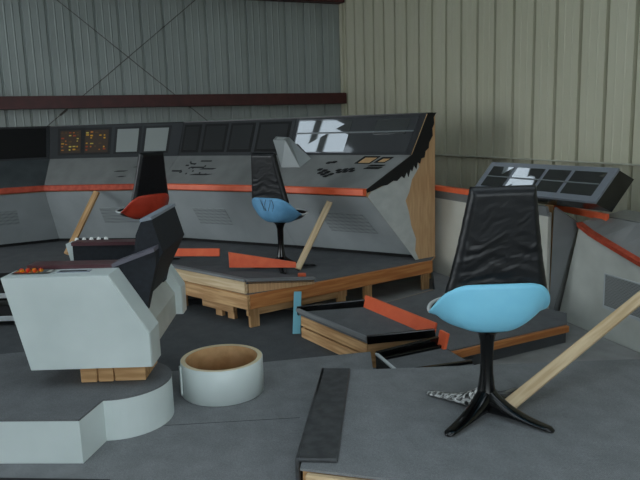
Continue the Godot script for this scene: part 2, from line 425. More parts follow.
	put(flat.call([Vector2(0.01, 1.035), Vector2(0.0, 1.065), Vector2(0.47, 1.365), Vector2(0.645, 1.765), Vector2(0.735, 1.765), Vector2(0.705, 1.72), Vector2(0.71, 1.66), Vector2(0.69, 1.61), Vector2(0.695, 1.54), Vector2(0.655, 1.47), Vector2(0.65, 1.42), Vector2(0.615, 1.39), Vector2(0.605, 1.33), Vector2(0.57, 1.32), Vector2(0.555, 1.27), Vector2(0.53, 1.285), Vector2(0.515, 1.22), Vector2(0.49, 1.26), Vector2(0.47, 1.20), Vector2(0.455, 1.225), Vector2(0.43, 1.15), Vector2(0.415, 1.20), Vector2(0.385, 1.14), Vector2(0.36, 1.165), Vector2(0.31, 1.12), Vector2(0.27, 1.125), Vector2(0.21, 1.09), Vector2(0.15, 1.085), Vector2(0.08, 1.055)], 0.030, 0.036), "black_paint_edge", M.black_matte, c, "ragged black painted edge")
	# viewer hood on that desk
	var hb := [dsk(3, 0.025, 0.564), dsk(3, 0.202, 0.571), dsk(3, 0.23, 0.87), dsk(3, 0.03, 0.95)]
	var h := thing("viewer_hood", "faceted grey viewer hood standing on the glossy console's desk", "viewer hood", centre(hb))
	var top := [Vector3(-0.472, 1.535, -7.172), Vector3(-0.338, 1.528, -7.15), Vector3(-0.302, 1.555, -7.30), Vector3(-0.448, 1.568, -7.32)]
	var st := tool()
	for q in 4: hb[q] += Vector3(0, 0.006, 0)
	loft(st, hb, top); put(done(st), "hood_body", M.hood, h)
	st = tool()
	var tc := centre(top); var n: Vector3 = (top[1] - top[0]).cross(top[3] - top[0]).normalized()
	if n.y < 0: n = -n
	var inn := []
	for q in top: inn.append(tc.lerp(q, 0.6))
	plate(st, inn, n, 0.003); put(done(st), "eyepiece_slot", M.rim, h)

# ---------------------------------------------------------------- chairs
func bowl(th: float, t: float, k: float) -> Vector3:
	# th = 0 front (-Z), PI back (+Z); t 0 centre to 1 rim; k = offset outwards
	var b := 0.5 - 0.5 * cos(th)            # 0 front, 1 back
	var s := absf(sin(th))
	var side := pow(s, 3.0)
	var rr := (lerpf(0.225, 0.195, b) + 0.035 * side) / pow(pow(absf(sin(th)), 2.8) + pow(absf(cos(th)), 2.8), 1.0 / 2.8)
	var yy := lerpf(0.475, 0.635, smoothstep(0.45, 0.92, b))
	var y0 := 0.375
	var r := rr * (1.0 - pow(1.0 - t, 2.5 - 1.0 * side))
	var y := y0 + (yy - y0) * pow(t, 1.9)
	# rolled-out wings at the sides
	var wing := side * smoothstep(0.8, 1.0, t)
	r += 0.02 * wing; y -= 0.015 * wing
	r += k * t; y -= k * (1.0 - t) 
	return Vector3(sin(th) * r, y, -cos(th) * r)

func bowl_part(th0: float, th1: float, t0: float, t1: float, k_in: float, k_out: float, nt := 40, nr := 12) -> SurfaceTool:
	var st := tool(true)
	var full := th1 - th0 > TAU - 0.01
	for i in nt:
		for j in nr:
			var a := lerpf(th0, th1, float(i) / nt); var b := lerpf(th0, th1, float(i + 1) / nt)
			var u := lerpf(t0, t1, float(j) / nr); var v := lerpf(t0, t1, float(j + 1) / nr)
			var c := bowl((a + b) / 2, (u + v) / 2, (k_in + k_out) / 2)
			face(st, [bowl(a, u, k_out), bowl(b, u, k_out), bowl(b, v, k_out), bowl(a, v, k_out)], c)
			face(st, [bowl(a, u, k_in), bowl(b, u, k_in), bowl(b, v, k_in), bowl(a, v, k_in)], c)
	for i in nt:   # rims
		var a := lerpf(th0, th1, float(i) / nt); var b := lerpf(th0, th1, float(i + 1) / nt)
		for u in [t0, t1]:
			if u < 0.01: continue
			face(st, [bowl(a, u, k_in), bowl(b, u, k_in), bowl(b, u, k_out), bowl(a, u, k_out)], bowl((a + b) / 2, 0.6, (k_in + k_out) / 2))
	if not full:
		for j in nr:
			var u := lerpf(t0, t1, float(j) / nr); var v := lerpf(t0, t1, float(j + 1) / nr)
			for e in [[th0, th0 + 0.1], [th1, th1 - 0.1]]:
				face(st, [bowl(e[0], u, k_in), bowl(e[0], v, k_in), bowl(e[0], v, k_out), bowl(e[0], u, k_out)], bowl(e[1], (u + v) / 2, (k_in + k_out) / 2))
	return done(st)

func back_slab(wrinkle: float) -> SurfaceTool:
	var nz := FastNoiseLite.new(); nz.seed = 5; nz.frequency = 1.0; nz.fractal_octaves = 3
	var st := tool(true)
	var nx := 36; var ny := 56
	var at := func(u: float, v: float, side: float):   # u -1..1, v 0..1
		var w := lerpf(0.230, 0.140, pow(v, 0.85))
		# rounded rim
		var e := minf(1.0 - absf(u), minf(v, 1.0 - v) * 2.2)
		var th := 0.036 * sqrt(clampf(e / 0.16, 0.0, 1.0))
		var d := 0.0
		if side > 0:
			var env := clampf(e * 5.0, 0.0, 1.0)
			var y := v * 9.0 + 1.2 * nz.get_noise_2d(u * 0.9, v * 1.5 + 3.0) + 0.6 * u * (0.4 - v)
			d = wrinkle * env * (nz.get_noise_2d(u * 0.40 + 9.0, y * 1.5) * 1.0 + 0.5 * nz.get_noise_2d(u * 0.8, y * 3.2))
			d *= 0.25 + 0.75 * smoothstep(0.8, 0.35, v)
		var edge_w := 1.0 + wrinkle * 2.0 * nz.get_noise_2d(2.0 + signf(u), v * 9.0) * smoothstep(0.7, 1.0, absf(u))
		var z := 0.135 + 0.075 * v + side * (th + d)
		return Vector3(u * w * edge_w, 0.585 + 0.475 * v, z)
	for i in nx:
		for j in ny:
			var u0 := -1.0 + 2.0 * i / nx; var u1 := -1.0 + 2.0 * (i + 1) / nx
			var v0 := float(j) / ny; var v1 := float(j + 1) / ny
			for s in [-1.0, 1.0]:
				var q := [at.call(u0, v0, s), at.call(u1, v0, s), at.call(u1, v1, s), at.call(u0, v1, s)]
				face(st, q, centre(q) - Vector3(0, 0, s))
	return done(st)

func chair(label: String, at: Vector3, turn: float, cover: Material, leg_turn: float, chipped: bool, wrinkle: float, creases := false, lift := 0.045):
	var root := thing("pedestal_chair", label, "chair", at, "pedestal chairs of the bridge set")
	root.rotation.y = turn
	var add := func(st: SurfaceTool, called: String, m: Material, parent: Node, lab := "") -> MeshInstance3D:
		var o := MeshInstance3D.new(); o.name = called; o.mesh = st.commit(); o.material_override = m
		parent.add_child(o, true)
		if lab: o.set_meta("label", lab)
		if parent == root and not called in ["column", "leg"]: o.position.y = lift
		return o
	var st := tool(true)
	lathe(st, [Vector2(0.001, 0.02), Vector2(0.05, 0.02), Vector2(0.058, 0.05), Vector2(0.048, 0.09), Vector2(0.038, 0.14), Vector2(0.031, 0.20), Vector2(0.029, 0.26), Vector2(0.032, 0.31 + lift), Vector2(0.042, 0.35 + lift), Vector2(0.06, 0.372 + lift), Vector2(0.085, 0.384 + lift), Vector2(0.001, 0.386 + lift)], Vector3.ZERO, 28)
	add.call(done(st), "column", M.gloss_black, root)
	for k in 4:
		st = tool(true)
		var a := leg_turn + TAU * k / 4.0
		var d := Vector3(cos(a), 0, sin(a)); var w := Vector3(-d.z, 0, d.x)
		var prev := []
		var n := 16
		for i in n + 1:
			var f := float(i) / n
			var r := 0.012 + 0.325 * f
			var y1 := 0.020 + 0.030 * (1.0 - f) + 0.095 * pow(1.0 - f, 3.0)
			var y0 := 0.003 + 0.008 * sin(PI * clampf(f * 1.05, 0.0, 1.0))
			if f > 0.97: y1 = y0 + 0.010
			var hw := (0.048 - 0.021 * f) * (1.0 if f < 0.93 else lerpf(1.0, 0.45, (f - 0.93) / 0.07))
			var ring := []
			for q in 12:
				var t := TAU * q / 12
				ring.append(d * r + w * (hw * cos(t)) + Vector3.UP * ((y0 + y1) / 2 + (y1 - y0) / 2 * sin(t)))
			if i == 0 or i == n: face(st, ring, d * (r + (0.01 if i == 0 else -0.01)) + Vector3.UP * (y0 + y1) / 2)
			if i > 0:
				var c := d * (r - 0.01) + Vector3.UP * (y0 + y1) / 2
				for q in 12:
					var q2 := (q + 1) % 12
					face(st, [prev[q], prev[q2], ring[q2], ring[q]], c)
			prev = ring
		done(st)
		if chipped and k == 2: add.call(st, "leg", M.chipped, root, "leg with white chipped paint")
		else: add.call(st, "leg", M.gloss_black, root)
	add.call(bowl_part(0, TAU, 0.0, 1.0, -0.012, 0.0, 64, 14), "seat_shell", M.black, root, "black bucket seat shell")
	var cov = add.call(bowl_part(PI - 1.55, PI + 1.55, 0.28, 1.0, 0.0, 0.014, 40, 14), "seat_cover", cover, root)
	if creases:
		for q in [-0.34, -0.2, -0.02, 0.12, 0.22]:
			st = tool()
			var pts := []; var rads := []
			for i in 6:
				var f := i / 5.0
				pts.append(bowl(PI + q + 0.08 * sin(f * 3.0 + q * 9.0), lerpf(0.97, 0.72, f), 0.0135)); rads.append(0.003)
			tube(st, pts, rads, 6); add.call(done(st), "crease", M.ink, cov)
	st = tool(true)
	var rp := []; var rr := []
	for i in 49:
		var th := lerpf(-1.66, 1.66, i / 48.0)
		rp.append(bowl(th, 1.0, 0.0)); rr.append(0.010)
	tube(st, rp, rr, 8); add.call(done(st), "rim_piping", M.rim, root, "pale rim of the seat wings")
	add.call(back_slab(wrinkle), "backrest", M.vinyl, root, "tapered black vinyl backrest")
	return root

# ---------------------------------------------------------------- room
func sheet(width: float, tall: float, deep := 0.055) -> ArrayMesh:
	# ribbed steel sheet: x along the wall, y up, z into the room, ribs are grooves seen from inside
	var st := tool()
	var prof := []
	for k in 3:
		var c := 0.1525 + 0.305 * k
		for q in [[-0.115, 0.0], [-0.110, 0.004], [-0.098, 0.004], [-0.093, 0.0], [-0.021, 0.0], [-0.012, -deep], [0.012, -deep], [0.021, 0.0], [0.093, 0.0], [0.098, 0.004], [0.110, 0.004], [0.115, 0.0]]:
			prof.append(Vector2(c + q[0], q[1]))
	prof.push_front(Vector2(0, 0)); prof.append(Vector2(width, 0))
	for i in prof.size() - 1:
		var a: Vector2 = prof[i]; var b: Vector2 = prof[i + 1]
		face(st, [Vector3(a.x, 0, a.y), Vector3(b.x, 0, b.y), Vector3(b.x, tall, b.y), Vector3(a.x, tall, a.y)], Vector3((a.x + b.x) / 2, tall / 2, -5))
	return done(st).commit()

func room():
	# floor
	var st := tool()
	var o0 := KX - E1 * 0.3 - E2 * 0.3
	var corners := [o0, o0 + E1 * (DEEP + 0.6), o0 + E1 * (DEEP + 0.6) + E2 * (WIDE + 0.6), o0 + E2 * (WIDE + 0.6)]
	var poly := []
	for q in corners: poly.append(V2(q))
	prism(st, poly, -0.2, 0.0)
	put(done(st), "floor", M.concrete, self, "grey concrete floor of the shed").set_meta("kind", "structure")
	# walls: an outer skin with thickness plus ribbed sheets
	var skin := func(called: String, a: Vector3, b: Vector3, nrm: Vector3, y0: float, y1: float, m: Material, label: String) -> MeshInstance3D:
		var s := tool()
		prism(s, [V2(a - nrm * 0.12), V2(b - nrm * 0.12), V2(b - nrm * 0.06), V2(a - nrm * 0.06)], y0, y1)
		var o := put(done(s), called, m, self, label); o.set_meta("kind", "structure"); return o
	var back: MeshInstance3D = skin.call("wall_back", KX - E2 * 0.12, KX + E2 * (WIDE + 0.12), E1, 0.0, TALL, M.steel_pale, "pale grey ribbed steel wall with dark red girts")
	var right: MeshInstance3D = skin.call("wall_right", KX, KX + E1 * DEEP, E2, 0.0, TALL, M.steel_tan, "tan ribbed steel wall")
	var s_hi := sheet(0.915, TALL - 2.16, 0.022); var s_lo := sheet(0.915, 2.16, 0.022)
	var bas := Basis(-E2, Vector3.UP, E1)
	for k in 16:
		var o := KX + E2 * (0.915 * (k + 1) - 0.11)
		if k == 15: continue
		put_at(s_lo, Transform3D(bas, o), "wall_panel", M.steel_pale, back)
		put_at(s_hi, Transform3D(bas, o + Vector3(0, 2.16, 0)), "wall_panel", M.steel_pale, back)
	var r_lo := sheet(0.915, 1.265); var r_hi := sheet(0.915, TALL - 1.275)
	bas = Basis(E1, Vector3.UP, E2)
	for k in 16:
		var o := KX + E1 * (0.915 * k)
		put_at(r_lo, Transform3D(bas, o), "wall_panel", M.steel_tan, right)
		put_at(r_hi, Transform3D(bas, o + Vector3(0, 1.275, 0) + E2 * 0.012), "wall_panel", M.steel_tan, right)
	var tr := board(self, "trim_1", KX + E1 * 0.02 + Vector3(0, 1.27, 0) + E2 * 0.025, KX + E1 * DEEP + Vector3(0, 1.27, 0) + E2 * 0.025, 0.014, 0.03, M.flash_strip, 0.003, E2, "thin pale flashing along the tan wall")
	tr.set_meta("kind", "structure")
	# corner post flashing
	var co := board(self, "trim_2", KX + Vector3(0, 0.0, 0) + E1 * 0.05 + E2 * 0.03, KX + Vector3(0, TALL, 0) + E1 * 0.05 + E2 * 0.03, 0.09, 0.05, M.steel_tan, 0.005, E2, "tan corner flashing of the shed")
	co.set_meta("kind", "structure")
	# girts, each a C of web and lips
	for y in [2.08, 3.60, 4.75]:
		var a: Vector3 = KX + E2 * 0.04 + E1 * 0.10 + Vector3(0, y, 0)
		var b: Vector3 = KX + E2 * (WIDE - 0.05) + E1 * 0.10 + Vector3(0, y, 0)
		var g := board(back, "girt", a + E1 * 0.085, b + E1 * 0.085, 0.165, 0.012, M.girt, 0.003, E1, "dark red steel girt")
		for q in [-0.0765, 0.0765]:
			board(g, "flange", a + Vector3(0, q, 0), b + Vector3(0, q, 0), 0.012, 0.17, M.girt, 0.003, E1)
	# other walls, mostly behind the camera
	var far := KX + E2 * WIDE
	var l0 := 0.8; var l1 := 6.0; var dh := 4.0
	skin.call("wall_left", far, far + E1 * l0, -E2, 0.0, TALL, M.steel_pale, "")
	skin.call("wall_left_001", far + E1 * l1, far + E1 * DEEP, -E2, 0.0, TALL, M.steel_pale, "")
	skin.call("wall_left_002", far + E1 * l0, far + E1 * l1, -E2, dh, TALL, M.steel_pale, "")
	var nr := KX + E1 * DEEP
	var d0 := 2.6; var d1 := 7.2
	skin.call("wall_front", nr, nr + E2 * d0, -E1, 0.0, TALL, M.steel_pale, "")
	skin.call("wall_front_001", nr + E2 * d1, nr + E2 * WIDE, -E1, 0.0, TALL, M.steel_pale, "")
	skin.call("wall_front_002", nr + E2 * d0, nr + E2 * d1, -E1, 3.4, TALL, M.steel_pale, "")
	# roof with skylight openings (r along E1, t along E2)
	var holes := SKY
	var rs := [-0.2, DEEP + 0.2]; var ts := [-0.2, WIDE + 0.2]
	for hh in holes: rs.append(hh[0]); rs.append(hh[1]); ts.append(hh[2]); ts.append(hh[3])
	rs.sort(); ts.sort()
	st = tool()
	var roof := func(r: float, t: float): return V2(KX + E1 * r + E2 * t)
	for i in rs.size() - 1:
		for j in ts.size() - 1:
			if rs[i + 1] - rs[i] < 0.001 or ts[j + 1] - ts[j] < 0.001: continue
			var rc: float = (rs[i] + rs[i + 1]) / 2; var tc: float = (ts[j] + ts[j + 1]) / 2
			var inside := false
			for hh in holes:
				if rc > hh[0] and rc < hh[1] and tc > hh[2] and tc < hh[3]: inside = true
			if inside: continue
			prism(st, [roof.call(rs[i], ts[j]), roof.call(rs[i + 1], ts[j]), roof.call(rs[i + 1], ts[j + 1]), roof.call(rs[i], ts[j + 1])], TALL, TALL + 0.1)
	put(done(st), "ceiling", M.steel_pale, self, "").set_meta("kind", "structure")
	var w := 0
	for hh in holes:
		w += 1
		st = tool()
		prism(st, [roof.call(hh[0] - 0.05, hh[2] - 0.05), roof.call(hh[1] + 0.05, hh[2] - 0.05), roof.call(hh[1] + 0.05, hh[3] + 0.05), roof.call(hh[0] - 0.05, hh[3] + 0.05)], TALL + 0.102, TALL + 0.106)
		put(done(st), "window_%d" % w, M.pane, self, "").set_meta("kind", "structure")
	# yard outside the open door
	st = tool()
	var g0 := KX - E1 * 15 - E2 * 15; var g1 := KX - E1 * 15 + E2 * 35
	prism(st, [V2(g0), V2(g1), V2(g1 + E1 * 50), V2(g0 + E1 * 50)], -0.5, -0.21)
	put(done(st), "ground", M.ground_out, self, "").set_meta("kind", "structure")
	# crossed brace rods
	var on := func(s: float, y: float): return KX + E2 * s + E1 * 0.06 + Vector3(0, y, 0)
	var rods := [[4.25, 3.47, 2.15, 1.70, "thin brace rod crossing the back wall, its foot nearer the tan wall"], [2.25, 3.54, 4.65, 1.60, "thin brace rod crossing the back wall, its foot behind the amber readouts"]]
	for q in rods:
		var a: Vector3 = on.call(q[0], q[1]); var b: Vector3 = on.call(q[2], q[3])
		st = tool(); tube(st, [a, b], [0.0055, 0.0055], 8); var rod := put(done(st), "brace_rod", M.steel_rod, back, q[4])
		st = tool(); tube(st, [a.lerp(b, 0.80), a.lerp(b, 0.84)], [0.014, 0.014], 8); put(done(st), "turnbuckle", M.steel_rod, rod)

var SKY := [[5.6, 10.4, 1.4, 2.3], [5.6, 10.4, 3.6, 4.5], [5.6, 10.4, 5.8, 6.7], [5.6, 10.4, 8.0, 8.9], [2.0, 2.48, 5.8, 7.0], [2.6, 3.05, 5.55, 6.6], [0.95, 1.5, 0.4, 1.0]]

# ---------------------------------------------------------------- platforms
func platform(called: String, label: String, poly: Array, y1: float, m: Material, side: Material) -> Node3D:
	var c := Vector2.ZERO
	for q in poly: c += q
	c /= poly.size()
	var root := thing(called, label, "platform", V3(c, 0.0))
	var st := tool(); prism(st, poly, y1 - 0.012, y1); put(done(st), "carpet_top", m, root, "grey carpet")
	if side:
		var inner := []
		for q in poly: inner.append(c + (q - c) * (1.0 - 0.006 / maxf((q - c).length(), 0.2)))
		st = tool(); prism(st, inner, 0.0, y1 - 0.0125); put(done(st), "base", side, root)
	return root

func platforms():
	# ring platform under the far consoles, left part, with open steps in front
	var m0 := platform("ring_platform", "dark carpeted ring platform under the console with amber readouts", [Vector2(-4.9, -6.2), Vector2(-3.30, -6.58), Vector2(-2.5, -6.75), Vector2(-1.502, -6.2), Vector2(-1.502, -8.72), Vector2(-3.1, -8.72), Vector2(-4.55, -8.15)], R, M.carpet_dark, M.black_matte)
	var stp := thing("step_unit", "black open steps with pale nosings beside the command chair", "steps", Vector3(-3.3, 0, -6.2))
	for k in 2:
		var y: float = [0.20, 0.09][k]; var z: float = [-6.02, -5.62][k]
		board(stp, "tread", Vector3(-4.5, y - 0.02, z - 0.2), Vector3(-2.3, y - 0.02, z - 0.25), 0.04, 0.40, M.black_matte, 0.004, Vector3(0, 0, 1))
		board(stp, "nosing", Vector3(-4.5, y - 0.012, z + 0.02), Vector3(-2.3, y - 0.012, z - 0.03), 0.045, 0.02, M.panel_grey, 0.004, Vector3(0, 0, 1), "pale step nosing")
	for x in [-4.3, -3.4, -2.5]:
		board(stp, "riser", Vector3(x, 0.035, -6.4), Vector3(x, 0.035, -5.65), 0.06, 0.03, M.black_matte)
	# framed platform on legs under the glossy console
	var a := Vector2(-0.615, -5.36); var b := Vector2(1.106, -6.534); var l := Vector2(-1.50, -6.17)
	var m1 := platform("ring_platform", "carpeted platform raised on short wooden legs under the glossy console", [l, a, b, Vector2(1.30, -7.05), Vector2(0.55, -8.1), Vector2(-1.50, -8.72)], R, M.carpet_dark, null)
	var ply := tool(); prism(ply, [l, a, b, Vector2(1.30, -7.05), Vector2(0.55, -8.1), Vector2(-1.50, -8.72)], R - 0.032, R - 0.0125); put(done(ply), "deck_board", M.ply, m1)
	var nA := (b - a).normalized(); var nOut := Vector2(-nA.y, nA.x) # towards camera
	if nOut.y < 0: nOut = -nOut
	board(m1, "fascia_board", V3(a + nOut * 0.020, R - 0.062), V3(b + nOut * 0.020, R - 0.062), 0.12, 0.038, M.wood_red, 0.004, V3(nOut, 0), "orange brown front board")
	var nB := (l - a).normalized(); var nO2 := Vector2(nB.y, -nB.x)
	if nO2.y < 0: nO2 = -nO2
	board(m1, "fascia_board", V3(a + nO2 * 0.020 - nB * 0.03, R - 0.062), V3(l + nO2 * 0.020, R - 0.062), 0.12, 0.038, M.wood, 0.004, V3(nO2, 0))
	for q in [0.03, 0.47, 0.62, 0.98]:
		var p := a.lerp(b, q) - nOut * 0.03
		board(m1, "leg", V3(p, 0.0), V3(p, R - 0.033), 0.09, 0.04, M.wood, 0.004, V3(nOut, 0))
	board(m1, "joist", V3(a.lerp(b, 0.0) - nOut * 0.03, 0.135), V3(a.lerp(b, 0.5) - nOut * 0.03, 0.135), 0.06, 0.035, M.wood, 0.004, V3(nOut, 0))
	for q in [0.30, 0.44, 0.9]:
		var p := a.lerp(l, q) - nO2 * 0.12
		board(m1, "leg", V3(p, 0.0), V3(p, R - 0.033), 0.09, 0.04, M.wood, 0.004, V3(nO2, 0))
	board(m1, "joist", V3(a.lerp(l, 0.25) - nO2 * 0.10, 0.10), V3(a.lerp(l, 0.62) - nO2 * 0.10, 0.10), 0.07, 0.035, M.wood, 0.004, V3(nO2, 0))
	for q in [Vector2(0.5, -7.9), Vector2(-1.3, -8.5), Vector2(1.15, -7.0)]:
		board(m1, "leg", V3(q, 0.0), V3(q, R - 0.033), 0.09, 0.04, M.wood)
	# blue plank beside a leg
	var tp := thing("painted_plank", "short pale blue painted plank standing against the wooden platform", "plank", Vector3(-0.17, 0, -5.52))
	board(tp, "plank", Vector3(-0.215, 0.0, -5.18), Vector3(-0.205, 0.27, -5.52), 0.065, 0.018, M.teal, 0.003, Vector3(0, 0.4, 1))
	# dark carpet remnant spread on the concrete
	var fc := thing("carpet_remnant", "dark grey carpet spread on the concrete before the wooden platform", "carpet", Vector3(-0.6, 0, -5.0))
	var cs := tool(); prism(cs, [Vector2(-4.6, -5.4), Vector2(-2.4, -6.3), Vector2(-1.2, -6.4), Vector2(0.30, -5.55), Vector2(0.42, -5.30), Vector2(0.34, -3.7), Vector2(-4.6, -3.3)], 0.001, 0.006); put(done(cs), "pile", M.carpet_floor, fc)
	# low platform behind the near chair
	var m2 := platform("low_platform", "low dark carpeted platform with bare wood edge behind the bright blue chair", [Vector2(0.86, -4.27), Vector2(1.84, -4.78), Vector2(1.94, -5.05), Vector2(1.70, -5.36), Vector2(1.16, -6.70), Vector2(1.05, -5.93), Vector2(0.47, -5.45)], LOW, M.carpet_dark, M.carpet_floor)
	board(m2, "fascia_board", Vector3(0.84, 0.115, -4.245), Vector3(1.84, 0.115, -4.765), 0.05, 0.035, M.wood_red, 0.004)
	board(m2, "fascia_board", Vector3(0.47, 0.07, -5.47), Vector3(1.04, 0.07, -5.95), 0.14, 0.03, M.wood, 0.004)
	# the low floor with the command chair and drum
	var lf := platform("low_platform", "low grey carpeted platform under the command dais and white drum", [Vector2(-2.9, -3.66), Vector2(-0.96, -4.04), Vector2(0.32, -4.29), Vector2(0.30, -3.62), Vector2(-0.02, -3.60), Vector2(-0.30, -1.2), Vector2(-2.9, -1.2)], LOW, M.carpet, M.wood)
	var q0 := Vector2(-2.3, -3.05); 
	board(lf, "carpet_seam", Vector3(-1.0, LOW + 0.0005, -3.24), Vector3(-0.135, LOW + 0.0005, -3.295), 0.002, 0.003, M.screen_frame, 0.0005, Vector3(0, 0, 1))
	# near platform with the blue chair
	var pa := platform("ring_platform", "grey carpeted platform with pale wooden front under the bright blue chair", [Vector2(-0.11, -2.50), Vector2(0.005, -3.57), Vector2(1.85, -3.61), Vector2(2.3, -2.2), Vector2(0.30, -2.38)], R, M.carpet, null)
	var st := tool(); prism(st, [Vector2(-0.10, -2.515), Vector2(0.01, -3.56), Vector2(1.84, -3.60), Vector2(2.28, -2.24), Vector2(0.30, -2.41)], LOW + 0.002, R - 0.0125); put(done(st), "base", M.wood, pa)
	st = tool(); prism(st, [Vector2(0.40, -3.50), Vector2(1.80, -3.55), Vector2(2.2, -2.3), Vector2(0.45, -2.45)], 0.0, LOW - 0.001); put(done(st), "bearer", M.wood, pa)
	board(pa, "fascia_board", Vector3(-0.085, R - 0.075, -2.485), Vector3(0.32, R - 0.075, -2.365), 0.115, 0.03, M.wood_pale, 0.004, Vector3(-0.28, 0, 0.96), "pale bare wood front board")
	board(pa, "fascia_board", Vector3(0.32, R - 0.075, -2.365), Vector3(2.3, R - 0.075, -2.185), 0.115, 0.03, M.wood_pale, 0.004, Vector3(-0.09, 0, 1))
	# black angle nosing along its left edge
	var e0 := Vector3(-0.112, R, -2.545); var e1 := Vector3(0.008, R, -3.575)
	var dirv := (e1 - e0).normalized(); var sidev := dirv.cross(Vector3.UP).normalized()
	var tn := thing("edge_nosing", "black rubber angle nosing screwed along the platform edge", "edge trim", (e0 + e1) / 2)
	board(tn, "tread", e0 + sidev * 0.075 + Vector3(0, 0.009, 0), e1 + sidev * 0.06 + Vector3(0, 0.009, 0), 0.018, 0.165, M.rubber, 0.006, sidev)
	board(tn, "drop_lip", e0 - sidev * 0.011 + Vector3(0, -0.062, 0), e1 - sidev * 0.011 + Vector3(0, -0.062, 0), 0.160, 0.020, M.rubber, 0.004, sidev)
	for q in [[0.05, 0.03], [0.05, 0.12], [0.46, 0.03]]:
		var s := tool(); tube(s, [e0.lerp(e1, q[0]) + sidev * q[1] + Vector3(0, 0.017, 0), e0.lerp(e1, q[0]) + sidev * q[1] + Vector3(0, 0.0195, 0)], [0.005, 0.004], 8); put(done(s), "screw", M.steel_rod, tn)
	# black strip at the very front
	var bs := thing("edge_nosing", "black rubber strip lying on the carpet before the white dais", "edge trim", Vector3(-1.6, LOW, -2.68))
	board(bs, "strip", Vector3(-2.3, LOW + 0.010, -2.735), Vector3(-0.96, LOW + 0.010, -2.62), 0.018, 0.15, M.black_matte, 0.005, Vector3(0, 0, 1))
	# command dais
	var cx := Vector2(-1.10, -3.37); var rad := 0.275
	var dp := [Vector2(-2.9, -2.97), Vector2(-1.14, -2.872), Vector2(-1.10, -3.095)]
	var a0 := -PI / 2 + 0.0
	for k in 25:
		var t := lerpf(PI / 2 - 0.02, -PI / 2, k / 24.0)
		dp.append(cx + Vector2(cos(t), sin(t)) * rad)
	dp.append_array([Vector2(-1.14, -3.68), Vector2(-1.14, -4.0), Vector2(-2.9, -3.62)])
	var ds := thing("command_dais", "white sided dais with carpeted top and rounded end under the command chair", "dais", Vector3(-1.8, LOW, -3.4))
	st = tool(); prism(st, dp, LOW + 0.001, 0.362); put(done(st), "dais_side", M.white, ds, "smooth white side")
	var dq := []
	for q in dp: dq.append(q)
	st = tool(); prism(st, dq, 0.3625, 0.372); put(done(st), "carpet_top", M.carpet_dark, ds, "grey carpet")

# ---------------------------------------------------------------- trays
func tray(label: String, fl: Vector3, fr: Vector3, br: Vector3, bl: Vector3, y0: float, right_end: bool, stub: bool, back_h := 0.11, boards := 2) -> Node3D:
	# fl..bl: front left, front right, back right, back left at rim height
	var root := thing("step_tray", label, "step module", Vector3((fl.x + br.x) / 2, y0, (fl.z + br.z) / 2), "loose step modules with orange boards")
	var y := fl.y
	var fx := (fr - fl).normalized(); var nrm := fx.cross(Vector3.UP).normalized()
	if nrm.dot((fl - bl).normalized()) < 0: nrm = -nrm
	# floor of the tray
	var st := tool(); prism(st, [V2(fl), V2(fr), V2(br), V2(bl)], y - 0.055, y - 0.035); put(done(st), "tray_floor", M.carpet_dark, root, "grey carpeted tray floor")
	var hh := (y - (0.016 if stub else 0.06) - y0)
	for k in boards:
		var yy := y0 + hh * (k + 0.5) / boards
		var inn := -nrm * (0.0 if stub else 0.03)
		board(root, "front_board", V3(V2(fl), yy) + inn + fx * 0.03, V3(V2(fr), yy) + inn - fx * 0.02, hh / boards - (0.014 if boards > 1 else 0.0), 0.035, M.black_matte if stub else M.wood, 0.004, nrm, "black front board" if stub else "bare wood front board")
	var sx := (br - fr).normalized()
	board(root, "side_board", V3(V2(fr), y0 + hh / 2) + sx * 0.02 - fx * 0.05, V3(V2(br), y0 + hh / 2) - fx * 0.05, hh, 0.03, M.gloss_black if stub else M.wood, 0.004)
	sx = (bl - fl).normalized()
	board(root, "side_board", V3(V2(fl), y0 + hh / 2) + sx * 0.02 + fx * 0.05, V3(V2(bl), y0 + hh / 2) + fx * 0.05, hh, 0.03, M.gloss_black if stub else M.wood, 0.004)
	board(root, "front_lip", fl + Vector3(0, -0.008 if stub else -0.02, 0), fr + Vector3(0, -0.008 if stub else -0.02, 0), 0.014 if stub else 0.03, 0.022, M.panel_grey if stub else M.panel_mid, 0.003, nrm, "grey front lip")
	board(root, "end_board", fl + Vector3(0, -0.03, 0), bl + Vector3(0, -0.01, 0), 0.07, 0.03, M.gloss_black, 0.004, Vector3.ZERO, "black end board")
	if right_end:
		board(root, "end_board", fr + Vector3(0, -0.03, 0), br + Vector3(0, -0.01, 0), 0.06, 0.03, M.gloss_black, 0.004, Vector3.ZERO, "black end board")
	var be := br if not stub else bl.lerp(br, 0.22)
	board(root, "back_board", bl + Vector3(0, back_h / 2 - 0.05, 0), be + Vector3(0, back_h / 2 - 0.05, 0), back_h, 0.025, M.orange, 0.004, nrm + Vector3(0, 0.25, 0), "orange back board")
	return root

